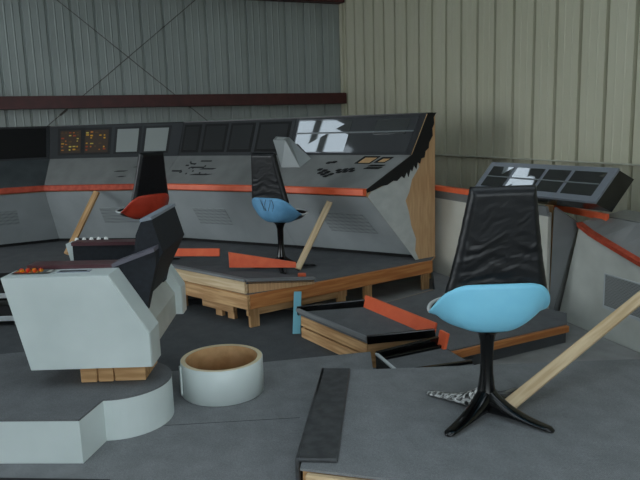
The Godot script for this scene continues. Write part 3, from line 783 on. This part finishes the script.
func trays():
	tray("step module with orange back board and black ends beside the blue plank", Vector3(-0.20, 0.25, -5.10), Vector3(0.30, 0.25, -4.33), Vector3(0.775, 0.25, -4.38), Vector3(0.35, 0.25, -5.19), 0.0, true, false)
	tray("step module with black front and only a stub of orange board", Vector3(0.335, 0.25, -3.99), Vector3(0.435, 0.25, -3.66), Vector3(0.92, 0.25, -3.80), Vector3(0.77, 0.25, -4.20), 0.0, false, true, 0.12, 1)
	# on the wooden platform
	var root := thing("step_tray", "step module with tall orange wedge board resting on the wooden platform's corner", "step module", Vector3(-0.8, R, -5.7), "loose step modules with orange boards")
	var f0 := Vector3(-1.45, 0.44, -6.12); var f1 := Vector3(-0.63, 0.44, -5.385); var r1 := Vector3(-0.06, 0.375, -5.66); var l1 := Vector3(-0.85, 0.375, -6.40)
	var dn := Vector3(0, -0.035, 0); var dm := Vector3(0, -0.055, 0)
	var st := tool(); loft(st, [f0 + dn, f1 + dn, r1 + dn, l1 + dn], [f0 + dm, f1 + dm, r1 + dm, l1 + dm]); put(done(st), "tray_floor", M.carpet_dark, root, "grey carpeted tray floor")
	var n1 := (f1 - f0).cross(Vector3.UP).normalized()
	board(root, "front_board", f0 + Vector3(0, -0.088, 0) - n1 * 0.0, f1 + Vector3(0, -0.088, 0) - n1 * 0.0, 0.10, 0.035, M.wood_pale, 0.004, n1, "pale bare wood front board")
	var sb := tool(); var sv := (r1 - f1).normalized(); var sw := Vector3(sv.z, 0, -sv.x).normalized() * 0.03
	var s0 := f1 + sv * 0.02
	loft(sb, [Vector3(s0.x, R + 0.002, s0.z), Vector3(r1.x, R + 0.002, r1.z), r1 + Vector3(0, -0.04, 0), s0 + Vector3(0, -0.04, 0)], [Vector3(s0.x, R + 0.002, s0.z) + sw, Vector3(r1.x, R + 0.002, r1.z) + sw, r1 + Vector3(0, -0.04, 0) + sw, s0 + Vector3(0, -0.04, 0) + sw])
	put(done(sb), "side_board", M.ply, root, "tapering bare wood side board")
	board(root, "front_lip", f0 + Vector3(0, -0.022, 0), f1 + Vector3(0, -0.022, 0), 0.022, 0.05, M.panel_mid, 0.003, n1, "grey front lip")
	board(root, "end_lip", f1 + Vector3(0, -0.022, 0), r1 + Vector3(0, -0.022, 0), 0.022, 0.05, M.panel_mid, 0.003)
	# orange wedge: tall at one end, thin at the other
	st = tool()
	var w0 := Vector3(-0.845, 0.405, -5.97); var w1 := Vector3(-0.23, 0.375, -6.02); var th := Vector3(0.01, 0, 0.05).normalized() * 0.025
	loft(st, [w0, w1, w1 + Vector3(0, 0.05, 0), w0 + Vector3(0, 0.145, 0)], [w0 - th, w1 - th, w1 - th + Vector3(0, 0.05, 0), w0 - th + Vector3(0, 0.145, 0)])
	put(done(st), "wedge_board", M.orange, root, "orange wedge board")
	board(root, "offcut", Vector3(-0.215, R + 0.012, -5.99), Vector3(-0.14, R + 0.012, -5.99), 0.022, 0.07, M.orange, 0.003, Vector3(0, 0, 1), "small orange offcut")
	var l0 := Vector3(-1.62, 0.46, -6.55)
	board(root, "back_board", l0, Vector3(-1.0, 0.46, -6.45), 0.08, 0.025, M.orange, 0.004, Vector3(0, 0.3, 1), "short orange board")

# ---------------------------------------------------------------- right-hand consoles
func right_consoles():
	# standing panel behind the near chair
	var a := Vector2(1.16, -6.84); var b := Vector2(1.80, -5.22)
	var dirv := (b - a).normalized(); var inn := Vector2(dirv.y, -dirv.x) # towards the wall
	if inn.x < 0: inn = -inn
	var s4 := thing("console_front", "tan grey console front with orange edge standing behind the bright blue chair", "console", V3((a + b) / 2, 0))
	var sl := func(prof: Array, t0 := 0.0, t1 := 1.0):
		var pa := []; var pb := []
		for q in prof: pa.append(V3(a.lerp(b, t0) + inn * q.x, q.y)); pb.append(V3(a.lerp(b, t1) + inn * q.x, q.y))
		var st := tool(); loft(st, pa, pb); return done(st)
	put(sl.call([Vector2(0.035, 0.07), Vector2(0.035, 0.93), Vector2(0.07, 0.93), Vector2(0.07, 0.07)]), "lower_panel", M.panel_tan, s4)
	put(sl.call([Vector2(0.05, 0.0), Vector2(0.05, 0.07), Vector2(0.10, 0.07), Vector2(0.10, 0.0)]), "toe_kick", M.black_matte, s4)
	put(sl.call([Vector2(0.005, 0.985), Vector2(0.035, 0.90), Vector2(0.06, 0.90), Vector2(0.03, 0.985)]), "under_lip", M.panel_mid, s4)
	put(sl.call([Vector2(-0.012, 0.985), Vector2(-0.012, 1.03), Vector2(0.05, 1.033), Vector2(0.05, 0.985)], -0.01, 0.90), "edge_band", M.orange, s4, "orange edge band")
	for q in [0.05, 0.5, 0.95]:
		board(s4, "rear_post", V3(a.lerp(b, q) + inn * 0.12, 0.0), V3(a.lerp(b, q) + inn * 0.12, 0.98), 0.06, 0.04, M.wood)
	put(sl.call([Vector2(0.05, 1.0), Vector2(0.05, 1.02), Vector2(0.36, 1.02), Vector2(0.36, 1.0)], 0.42, 1.0), "desk_board", M.panel_mid, s4)
	# the loose screen unit lying on top
	var fl := Vector3(1.366, 1.08, -5.819); var fr := Vector3(1.964, 1.08, -4.662)
	var bl := Vector3(1.583, 1.30, -6.018); var br := Vector3(2.218, 1.30, -4.87)
	screen_unit("glossy screen unit with silver frame and bright reflections lying behind the bright blue chair", [fl, fr, br, bl])

	# middle piece, its shaded look put into a darker grey
	var s5 := thing("console_front", "narrow console front with shade put into its dark grey beside the grilled console", "console", Vector3(1.95, 0, -5.4))
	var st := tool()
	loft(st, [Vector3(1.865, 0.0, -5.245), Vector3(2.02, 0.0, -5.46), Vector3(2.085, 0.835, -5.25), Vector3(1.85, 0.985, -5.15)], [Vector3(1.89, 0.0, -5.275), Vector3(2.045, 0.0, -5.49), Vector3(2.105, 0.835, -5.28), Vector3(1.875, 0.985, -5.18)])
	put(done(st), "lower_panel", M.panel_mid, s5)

func screen_unit(label: String, q: Array):
	var root := thing("screen_unit", label, "screen unit", centre(q) - Vector3(0, 0.15, 0))
	var n: Vector3 = (q[1] - q[0]).cross(q[3] - q[0]).normalized()
	if n.y < 0: n = -n
	var down := -n * 0.02
	var st := tool()
	var lower := []
	for p in q: lower.append(p + down)
	loft(st, q, lower); put(done(st), "face_frame", M.bezel, root, "silver grey frame")
	st = tool()
	var a := []; var b := []
	for k in 4:
		a.append(centre(q).lerp(q[k], 0.99) + down)
		b.append(centre(q).lerp(q[k], 0.97) + Vector3(0.16, -0.09, -0.05))
	loft(st, a, b); put(done(st), "case", M.gloss_black, root, "glossy black case")
	var at := func(u: float, v: float): return q[0].lerp(q[1], u).lerp(q[3].lerp(q[2], u), v)
	var wins := [[0.05, 0.24, 0.15, 0.84], [0.27, 0.50, 0.15, 0.84], [0.53, 0.70, 0.15, 0.84], [0.73, 0.95, 0.15, 0.84]]
	for k in 4:
		var w: Array = wins[k]
		st = tool(); plate(st, [at.call(w[0], w[2]), at.call(w[1], w[2]), at.call(w[1], w[3]), at.call(w[0], w[3])], n, 0.004)
		put(done(st), "screen", M.glass_black, root, "glossy black screen")
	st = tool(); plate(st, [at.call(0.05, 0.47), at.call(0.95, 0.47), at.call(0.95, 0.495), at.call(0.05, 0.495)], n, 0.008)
	put(done(st), "cross_strip", M.strip_pale, root, "pale narrow cross strip")

func s5_strip() -> Node3D:
	return thing("edge_strip", "short orange strip lying behind the grilled console's desk", "edge strip", Vector3(2.14, 0.9, -5.4))

func near_console():
	var o := Vector3(2.0, 0, -5.4); var e := Vector3(0.28, 0, 0.96); var nn := Vector3(-0.96, 0, 0.28)
	var at := func(s: float, y: float, k: float): return o + e * s + Vector3(0, y, 0) + nn * k
	var root := thing("bridge_console", "pale grey console with perforated grille and worn red edge beside the leaning stud", "console", o + e * 0.8)
	# front outline in (s, y)
	var top := [Vector2(0.235, 0.825), Vector2(0.37, 0.775), Vector2(0.48, 0.745), Vector2(0.66, 0.70), Vector2(0.90, 0.64), Vector2(1.25, 0.585), Vector2(1.7, 0.54)]
	var bot := []
	for q in top: bot.append(Vector2(lerpf(0.0, q.x, clampf((q.x - 0.235) / 0.5, 0.0, 1.0)), 0.004))
	var st := tool()
	for i in top.size() - 1:
		var f := []; var b := []
		for q in [bot[i], bot[i + 1], top[i + 1], top[i]]: f.append(at.call(q.x, q.y, 0.0)); b.append(at.call(q.x, q.y, -0.03))
		loft(st, f, b)
	put(done(st), "lower_panel", M.offwhite, root)
	# band along the top
	for i in top.size() - 1:
		st = tool()
		var f := []; var b := []
		for q in [[0.025, -0.005], [0.035, 0.03], [-0.02, 0.035], [-0.02, -0.005]]:
			f.append(at.call(top[i].x, top[i].y + q[1], q[0])); b.append(at.call(top[i + 1].x, top[i + 1].y + q[1], q[0]))
		loft(st, f, b); put(done(st), "edge_band", M.orange_worn, root, "worn red edge band")
	# perforated grille
	st = tool()
	plate(st, [at.call(0.555, 0.258, 0), at.call(1.16, 0.258, 0), at.call(1.16, 0.498, 0), at.call(0.555, 0.498, 0)], nn, 0.004)
	var g := put(done(st), "speaker_grille", M.grille, root, "perforated grey grille")
	for q in [[0.545, 1.17, 0.498, 0.508], [0.545, 1.17, 0.236, 0.258], [0.545, 0.555, 0.258, 0.498]]:
		st = tool(); plate(st, [at.call(q[0], q[2], 0), at.call(q[1], q[2], 0), at.call(q[1], q[3], 0), at.call(q[0], q[3], 0)], nn, 0.008)
		put(done(st), "grille_frame", M.panel_grey, g)
	# desk rising behind the band
	for i in top.size() - 1:
		st = tool()
		var p: Vector2 = top[i]; var q: Vector2 = top[i + 1]
		var f := [at.call(p.x, p.y + 0.03, -0.02), at.call(q.x, q.y + 0.03, -0.02), at.call(q.x + 0.02, 0.90, -0.15), at.call(p.x + 0.02, 0.90, -0.15)]
		var b := []
		for w in f: b.append(w - Vector3(0, 0.03, 0))
		loft(st, f, b); put(done(st), "desk", M.desk, root, "grey desk top")
	board(s5_strip(), "strip", Vector3(2.05, 0.915, -5.72), Vector3(2.235, 0.905, -5.06), 0.055, 0.03, M.orange, 0.004, nn, "short orange strip")
	st = tool(); loft(st, [at.call(0.25, 0.90, -0.19), at.call(1.7, 0.90, -0.19), at.call(1.7, 0.93, -0.42), at.call(0.25, 0.93, -0.42)], [at.call(0.25, 0.88, -0.19), at.call(1.7, 0.88, -0.19), at.call(1.7, 0.91, -0.42), at.call(0.25, 0.91, -0.42)])
	put(done(st), "rear_desk", M.desk, root)
	st = tool(); loft(st, [at.call(0.52, 0.935, -0.34), at.call(1.7, 0.935, -0.34), at.call(1.7, 1.13, -0.44), at.call(0.64, 1.13, -0.44)], [at.call(0.52, 0.935, -0.37), at.call(1.7, 0.935, -0.37), at.call(1.7, 1.13, -0.47), at.call(0.64, 1.13, -0.47)])
	var up := put(done(st), "upper_panel", M.bezel, root, "silver grey upper panel")
	st = tool(); plate(st, [at.call(0.66, 0.97, -0.358), at.call(1.3, 0.97, -0.358), at.call(1.3, 1.09, -0.42), at.call(0.74, 1.09, -0.42)], Vector3(-0.86, 0.44, 0.25), 0.004); put(done(st), "screen", M.glass_black, up, "glossy black screen")
	for q in [0.3, 1.0, 1.6]:
		board(root, "rear_post", at.call(q, 0.0, -0.30), at.call(q, 0.875, -0.30), 0.06, 0.04, M.wood)

# ---------------------------------------------------------------- command chair
func command_chair():
	var root := thing("command_chair", "white sided command chair with black seat and control arms on the dais", "chair", Vector3(-1.2, 0.46, -3.7))
	# one arm: outline in (x, y); z range
	var yb := 0.472; var yt := 0.965
	var arm := func(z0: float, z1: float, dx: float, called: String) -> MeshInstance3D:
		var out := [Vector2(-1.62, yt), Vector2(-1.075, yt), Vector2(-0.885, 0.655), Vector2(-0.885, yb), Vector2(-1.515, yb)]
		var a := []; var b := []; var a2 := []; var b2 := []
		var c := Vector2(-1.25, 0.72)
		for q in out:
			var s: Vector2 = c + (q - c) * 0.985
			a.append(Vector3(s.x + dx, s.y, z0)); a2.append(Vector3(q.x + dx, q.y, z0 - 0.012)); b2.append(Vector3(q.x + dx, q.y, z1 + 0.012)); b.append(Vector3(s.x + dx, s.y, z1))
		var st := tool()
		loft(st, a, a2); loft(st, a2, b2); loft(st, b2, b)
		return put(done(st), called, M.white, root, "white arm side")
	arm.call(-3.25, -3.45, 0.0, "arm_side")
	arm.call(-4.22, -4.36, -0.035, "arm_side")
	# control insets on the near arm
	var y := yt + 0.001
	put(uv_plate([Vector3(-1.60, y + 0.004, -3.43), Vector3(-1.40, y + 0.004, -3.43), Vector3(-1.40, y + 0.004, -3.33), Vector3(-1.60, y + 0.004, -3.33)]), "button_panel", M.buttons, root, "panel of red, amber and grey buttons")
	var rng := RandomNumberGenerator.new(); rng.seed = 4
	for k in 8:
		var c: Color = [Color(0.80, 0.14, 0.07), Color(0.92, 0.58, 0.12), Color(0.85, 0.32, 0.08)][k % 3]
		board(root, "button", Vector3(-1.585 + k * 0.017, y + 0.008, -3.41 + 0.03 * (k % 2)), Vector3(-1.573 + k * 0.017, y + 0.008, -3.41 + 0.03 * (k % 2)), 0.012, 0.025, mat(c, 0.35), 0.002, Vector3(0, 0, 1))
	board(root, "slot_plate", Vector3(-1.37, y, -3.37), Vector3(-1.20, y, -3.37), 0.004, 0.05, M.cap_grey, 0.001, Vector3(0, 0, 1))
	board(root, "slot", Vector3(-1.36, y + 0.0025, -3.37), Vector3(-1.22, y + 0.0025, -3.37), 0.003, 0.02, M.hole, 0.001, Vector3(0, 0, 1))
	# knobs on the far arm
	for k in 5:
		var st := tool(true)
		lathe(st, [Vector2(0.014, 0.0), Vector2(0.014, 0.018), Vector2(0.009, 0.03), Vector2(0.0005, 0.032)], Vector3(-1.60 + k * 0.048, yt, -4.29), 12)
		put(done(st), "knob", M.knob, root, "white control knob")
	# padded inner arm boards with maroon tops: level, then rising to the back
	for q in [[-3.455, -3.53, 0.0], [-4.15, -4.215, -0.06]]:
		var z0: float = q[0]; var z1: float = q[1]; var dx: float = q[2]
		var prof := [Vector2(-1.56 if dx == 0.0 else -1.52, 0.99), Vector2(-1.11, 0.985), Vector2(-0.88, 1.065)]
		for i in 2:
			var p0: Vector2 = prof[i] + Vector2(dx, 0); var p1: Vector2 = prof[i + 1] + Vector2(dx, 0)
			var st := tool()
			var ol := [Vector2(p0.x, 0.62), Vector2(p1.x, 0.62)] if i == 0 else [Vector2(p0.x, 0.62), Vector2(p1.x - 0.07, 0.715), Vector2(p1.x, 0.97)]
			ol.append(Vector2(p1.x, p1.y - 0.022)); ol.append(Vector2(p0.x, p0.y - 0.022))
			var oa := []; var ob := []
			for w in ol: oa.append(Vector3(w.x, w.y, z0)); ob.append(Vector3(w.x, w.y, z1))
			loft(st, oa, ob)
			var pd := put(done(st), "arm_pad", M.navy, root, "black padded inner arm")
			st = tool()
			var w0: float = z0 + 0.02; var w1: float = z1 - 0.02
			loft(st, [Vector3(p0.x, p0.y - 0.021, w0), Vector3(p1.x, p1.y - 0.021, w0), Vector3(p1.x, p1.y, w0), Vector3(p0.x, p0.y, w0)], [Vector3(p0.x, p0.y - 0.021, w1), Vector3(p1.x, p1.y - 0.021, w1), Vector3(p1.x, p1.y, w1), Vector3(p0.x, p0.y, w1)])
			put(done(st), "arm_rest", M.maroon if i == 0 else M.lilac, pd, "dark maroon arm rest" if i == 0 else "grey rising arm rest")
	# seat and backrest
	board(root, "seat", Vector3(-1.55, 0.68, -3.84), Vector3(-1.08, 0.66, -3.84), 0.16, 0.58, M.navy, 0.03, Vector3(0, 0, 1), "black cushioned seat")
	board(root, "seat_base", Vector3(-1.50, 0.53, -3.84), Vector3(-1.13, 0.53, -3.84), 0.10, 0.70, M.offwhite, 0.01, Vector3(0, 0, 1))
	var st := tool()
	var prof := [Vector2(-1.06, 0.70), Vector2(-1.00, 1.12), Vector2(-0.965, 1.195), Vector2(-0.91, 1.205), Vector2(-0.86, 1.02), Vector2(-1.02, 0.715)]
	var a := []; var b := []
	for q in prof: a.append(Vector3(q.x, q.y, -3.54)); b.append(Vector3(q.x, q.y, -4.14))
	var fa := []; var fb := []
	loft(st, a, b); var bk := put(done(st), "backrest", M.navy, root, "black padded backrest")
	st = tool()
	a = []; b = []
	for q in [Vector2(-0.973, 1.19), Vector2(-0.968, 1.208), Vector2(-0.907, 1.218), Vector2(-0.903, 1.203)]: a.append(Vector3(q.x, q.y, -3.53)); b.append(Vector3(q.x, q.y, -4.15))
	loft(st, a, b); put(done(st), "back_cap", M.cap_grey, bk, "pale grey cap on the backrest")
	# rear cross box between the arms
	st = tool()
	loft(st, [Vector3(-1.10, 0.475, -3.45), Vector3(-0.945, 0.475, -3.45), Vector3(-0.945, 0.62, -3.45), Vector3(-1.06, 0.80, -3.45)], [Vector3(-1.12, 0.475, -4.22), Vector3(-0.965, 0.475, -4.22), Vector3(-0.965, 0.62, -4.22), Vector3(-1.08, 0.80, -4.22)])
	put(done(st), "rear_box", M.offwhite, root, "off white rear box")
	# wood block underneath
	var wb := thing("wood_block", "stacked bare wood blocks propping up the command chair", "wood block", Vector3(-1.11, 0.372, -3.5))
	for q in [[-1.285, -1.20, -3.325], [-1.195, -1.115, -3.33], [-1.11, -0.945, -3.335]]:
		board(wb, "block", Vector3(q[0], 0.421, q[2] - 0.12), Vector3(q[1], 0.421, q[2] - 0.12), 0.094, 0.26, M.wood, 0.004, Vector3(0, 0, 1))

# ---------------------------------------------------------------- loose things
func loose():
	# drum
	var c := Vector3(-0.598, LOW, -3.70); var r := 0.24; var hgt := 0.205
	var d := thing("drum", "short white open cylinder with plywood lining standing on the carpet", "drum", c)
	var st := tool(true)
	lathe(st, [Vector2(r - 0.005, 0.001), Vector2(r, 0.004), Vector2(r, hgt - 0.004), Vector2(r - 0.004, hgt)], c, 48); put(done(st), "outer_skin", M.white, d, "white laminate skin")
	st = tool(true)
	lathe(st, [Vector2(r - 0.030, hgt - 0.002), Vector2(r - 0.030, 0.012), Vector2(0.001, 0.012)], c, 48); put(done(st), "lining", M.ply_in, d, "bare plywood lining")
	st = tool()
	for k in 48:
		var a := TAU * k / 48; var b := TAU * (k + 1) / 48
		var p := func(rr: float, t: float, y: float): return c + Vector3(cos(t) * rr, y, sin(t) * rr)
		face(st, [p.call(r - 0.004, a, hgt), p.call(r - 0.004, b, hgt), p.call(r - 0.030, b, hgt), p.call(r - 0.030, a, hgt)], c)
	put(done(st), "top_rim", M.rim_cream, d, "cream cut rim")
	var ja := 2.72
	var jd := Vector3(cos(ja), 0, sin(ja))
	board(d, "joint_strip", c + jd * (r + 0.006) + Vector3(0, 0.02, 0), c + jd * (r + 0.006) + Vector3(0, hgt - 0.012, 0), 0.028, 0.010, M.white, 0.002, jd, "lapped joint of the skin")
	# studs
	var b0 := Vector3(0.875, 0.325, -2.975); var b1 := Vector3(1.86, 0.65, -3.70)
	var s := thing("leaning_stud", "pale wooden stud leaning against the console with perforated grille", "wood stud", b0)
	board(s, "stud", b0, b0.lerp(b1, 1.60), 0.062, 0.036, M.wood_pale, 0.004, Vector3(-0.5, 0.3, 0.8))
	s = thing("leaning_stud", "pale wooden prop leaning under the glossy console's orange edge", "wood stud", Vector3(-0.22, R, -6.21))
	board(s, "stud", Vector3(-0.225, R + 0.02, -6.205), Vector3(0.15, 0.99, -6.62), 0.062, 0.03, M.wood_pale, 0.004, Vector3(-0.2, 0.2, 1))
	s = thing("leaning_stud", "brown wooden prop leaning under the amber console's red edge", "wood stud", Vector3(-2.87, R, -7.35))
	board(s, "stud", Vector3(-2.87, R + 0.02, -7.35), Vector3(-2.585, 0.99, -7.70), 0.07, 0.035, M.wood, 0.004, Vector3(-0.2, 0.2, 1))

# ---------------------------------------------------------------- scene
func day(called: String, at: Vector3, towards: Vector3, size: Vector2, energy: float):
	var d := AreaLight3D.new(); d.name = called
	d.area_size = size; d.light_energy = energy; d.light_color = Color(0.95, 0.985, 1.0); d.shadow_enabled = true
	d.area_range = 40.0
	add_child(d); d.look_at_from_position(at, at + towards, Vector3.UP)

func _ready():
	var cam := Camera3D.new(); cam.name = "Camera"
	cam.position = Vector3(0, 1.68, 0)
	cam.rotation_degrees = Vector3(-9.9, 0, -1.75)
	cam.fov = 39.96
	cam.near = 0.05; cam.far = 200
	add_child(cam); cam.current = true
	var env := Environment.new()
	env.background_mode = Environment.BG_SKY
	var sky := Sky.new(); var sm := ProceduralSkyMaterial.new()
	sm.sky_top_color = Color(0.84, 0.90, 0.94); sm.sky_horizon_color = Color(0.91, 0.94, 0.95)
	sm.ground_horizon_color = Color(0.6, 0.6, 0.6); sm.ground_bottom_color = Color(0.45, 0.45, 0.45)
	sm.sky_energy_multiplier = 1.0
	sky.sky_material = sm; env.sky = sky
	env.background_energy_multiplier = 6.0
	env.tonemap_mode = Environment.TONE_MAPPER_LINEAR
	env.tonemap_exposure = 0.66
	env.sdfgi_enabled = true; env.ssao_enabled = true; env.ssil_enabled = true
	var we := WorldEnvironment.new(); we.name = "WorldEnvironment"; we.environment = env; add_child(we)
	# side door daylight; the front door light is added as stand-in for camera flash
	day("FrontDoorFill", KX + E1 * (DEEP - 0.1) + E2 * 4.9 + Vector3(0, 1.8, 0), -E1, Vector2(4.4, 3.2), 2.0)
	day("SideDoorDaylight", KX + E2 * (WIDE - 0.1) + E1 * 3.4 + Vector3(0, 2.0, 0), -E2, Vector2(5.0, 3.8), 32.0)
	make_materials()
	room()
	platforms()
	build_consoles()
	right_consoles()
	near_console()
	command_chair()
	chair("black backed chair with bright blue bucket seat and chipped foot beside the leaning stud", Vector3(0.77, R, -2.97), 0.02, M.blue, 0.79, true, 0.0055)
	chair("black backed chair with creased blue seat before the glossy console", Vector3(-0.385, R, -6.38), -0.62, M.blue_dimmed, -0.72, false, 0.003, true, 0.08)
	chair("black backed chair with red seat behind the command chair", Vector3(-1.83, R, -6.85), 0.85, M.red, 0.5, false, 0.003, false, 0.10)
	trays()
	loose()
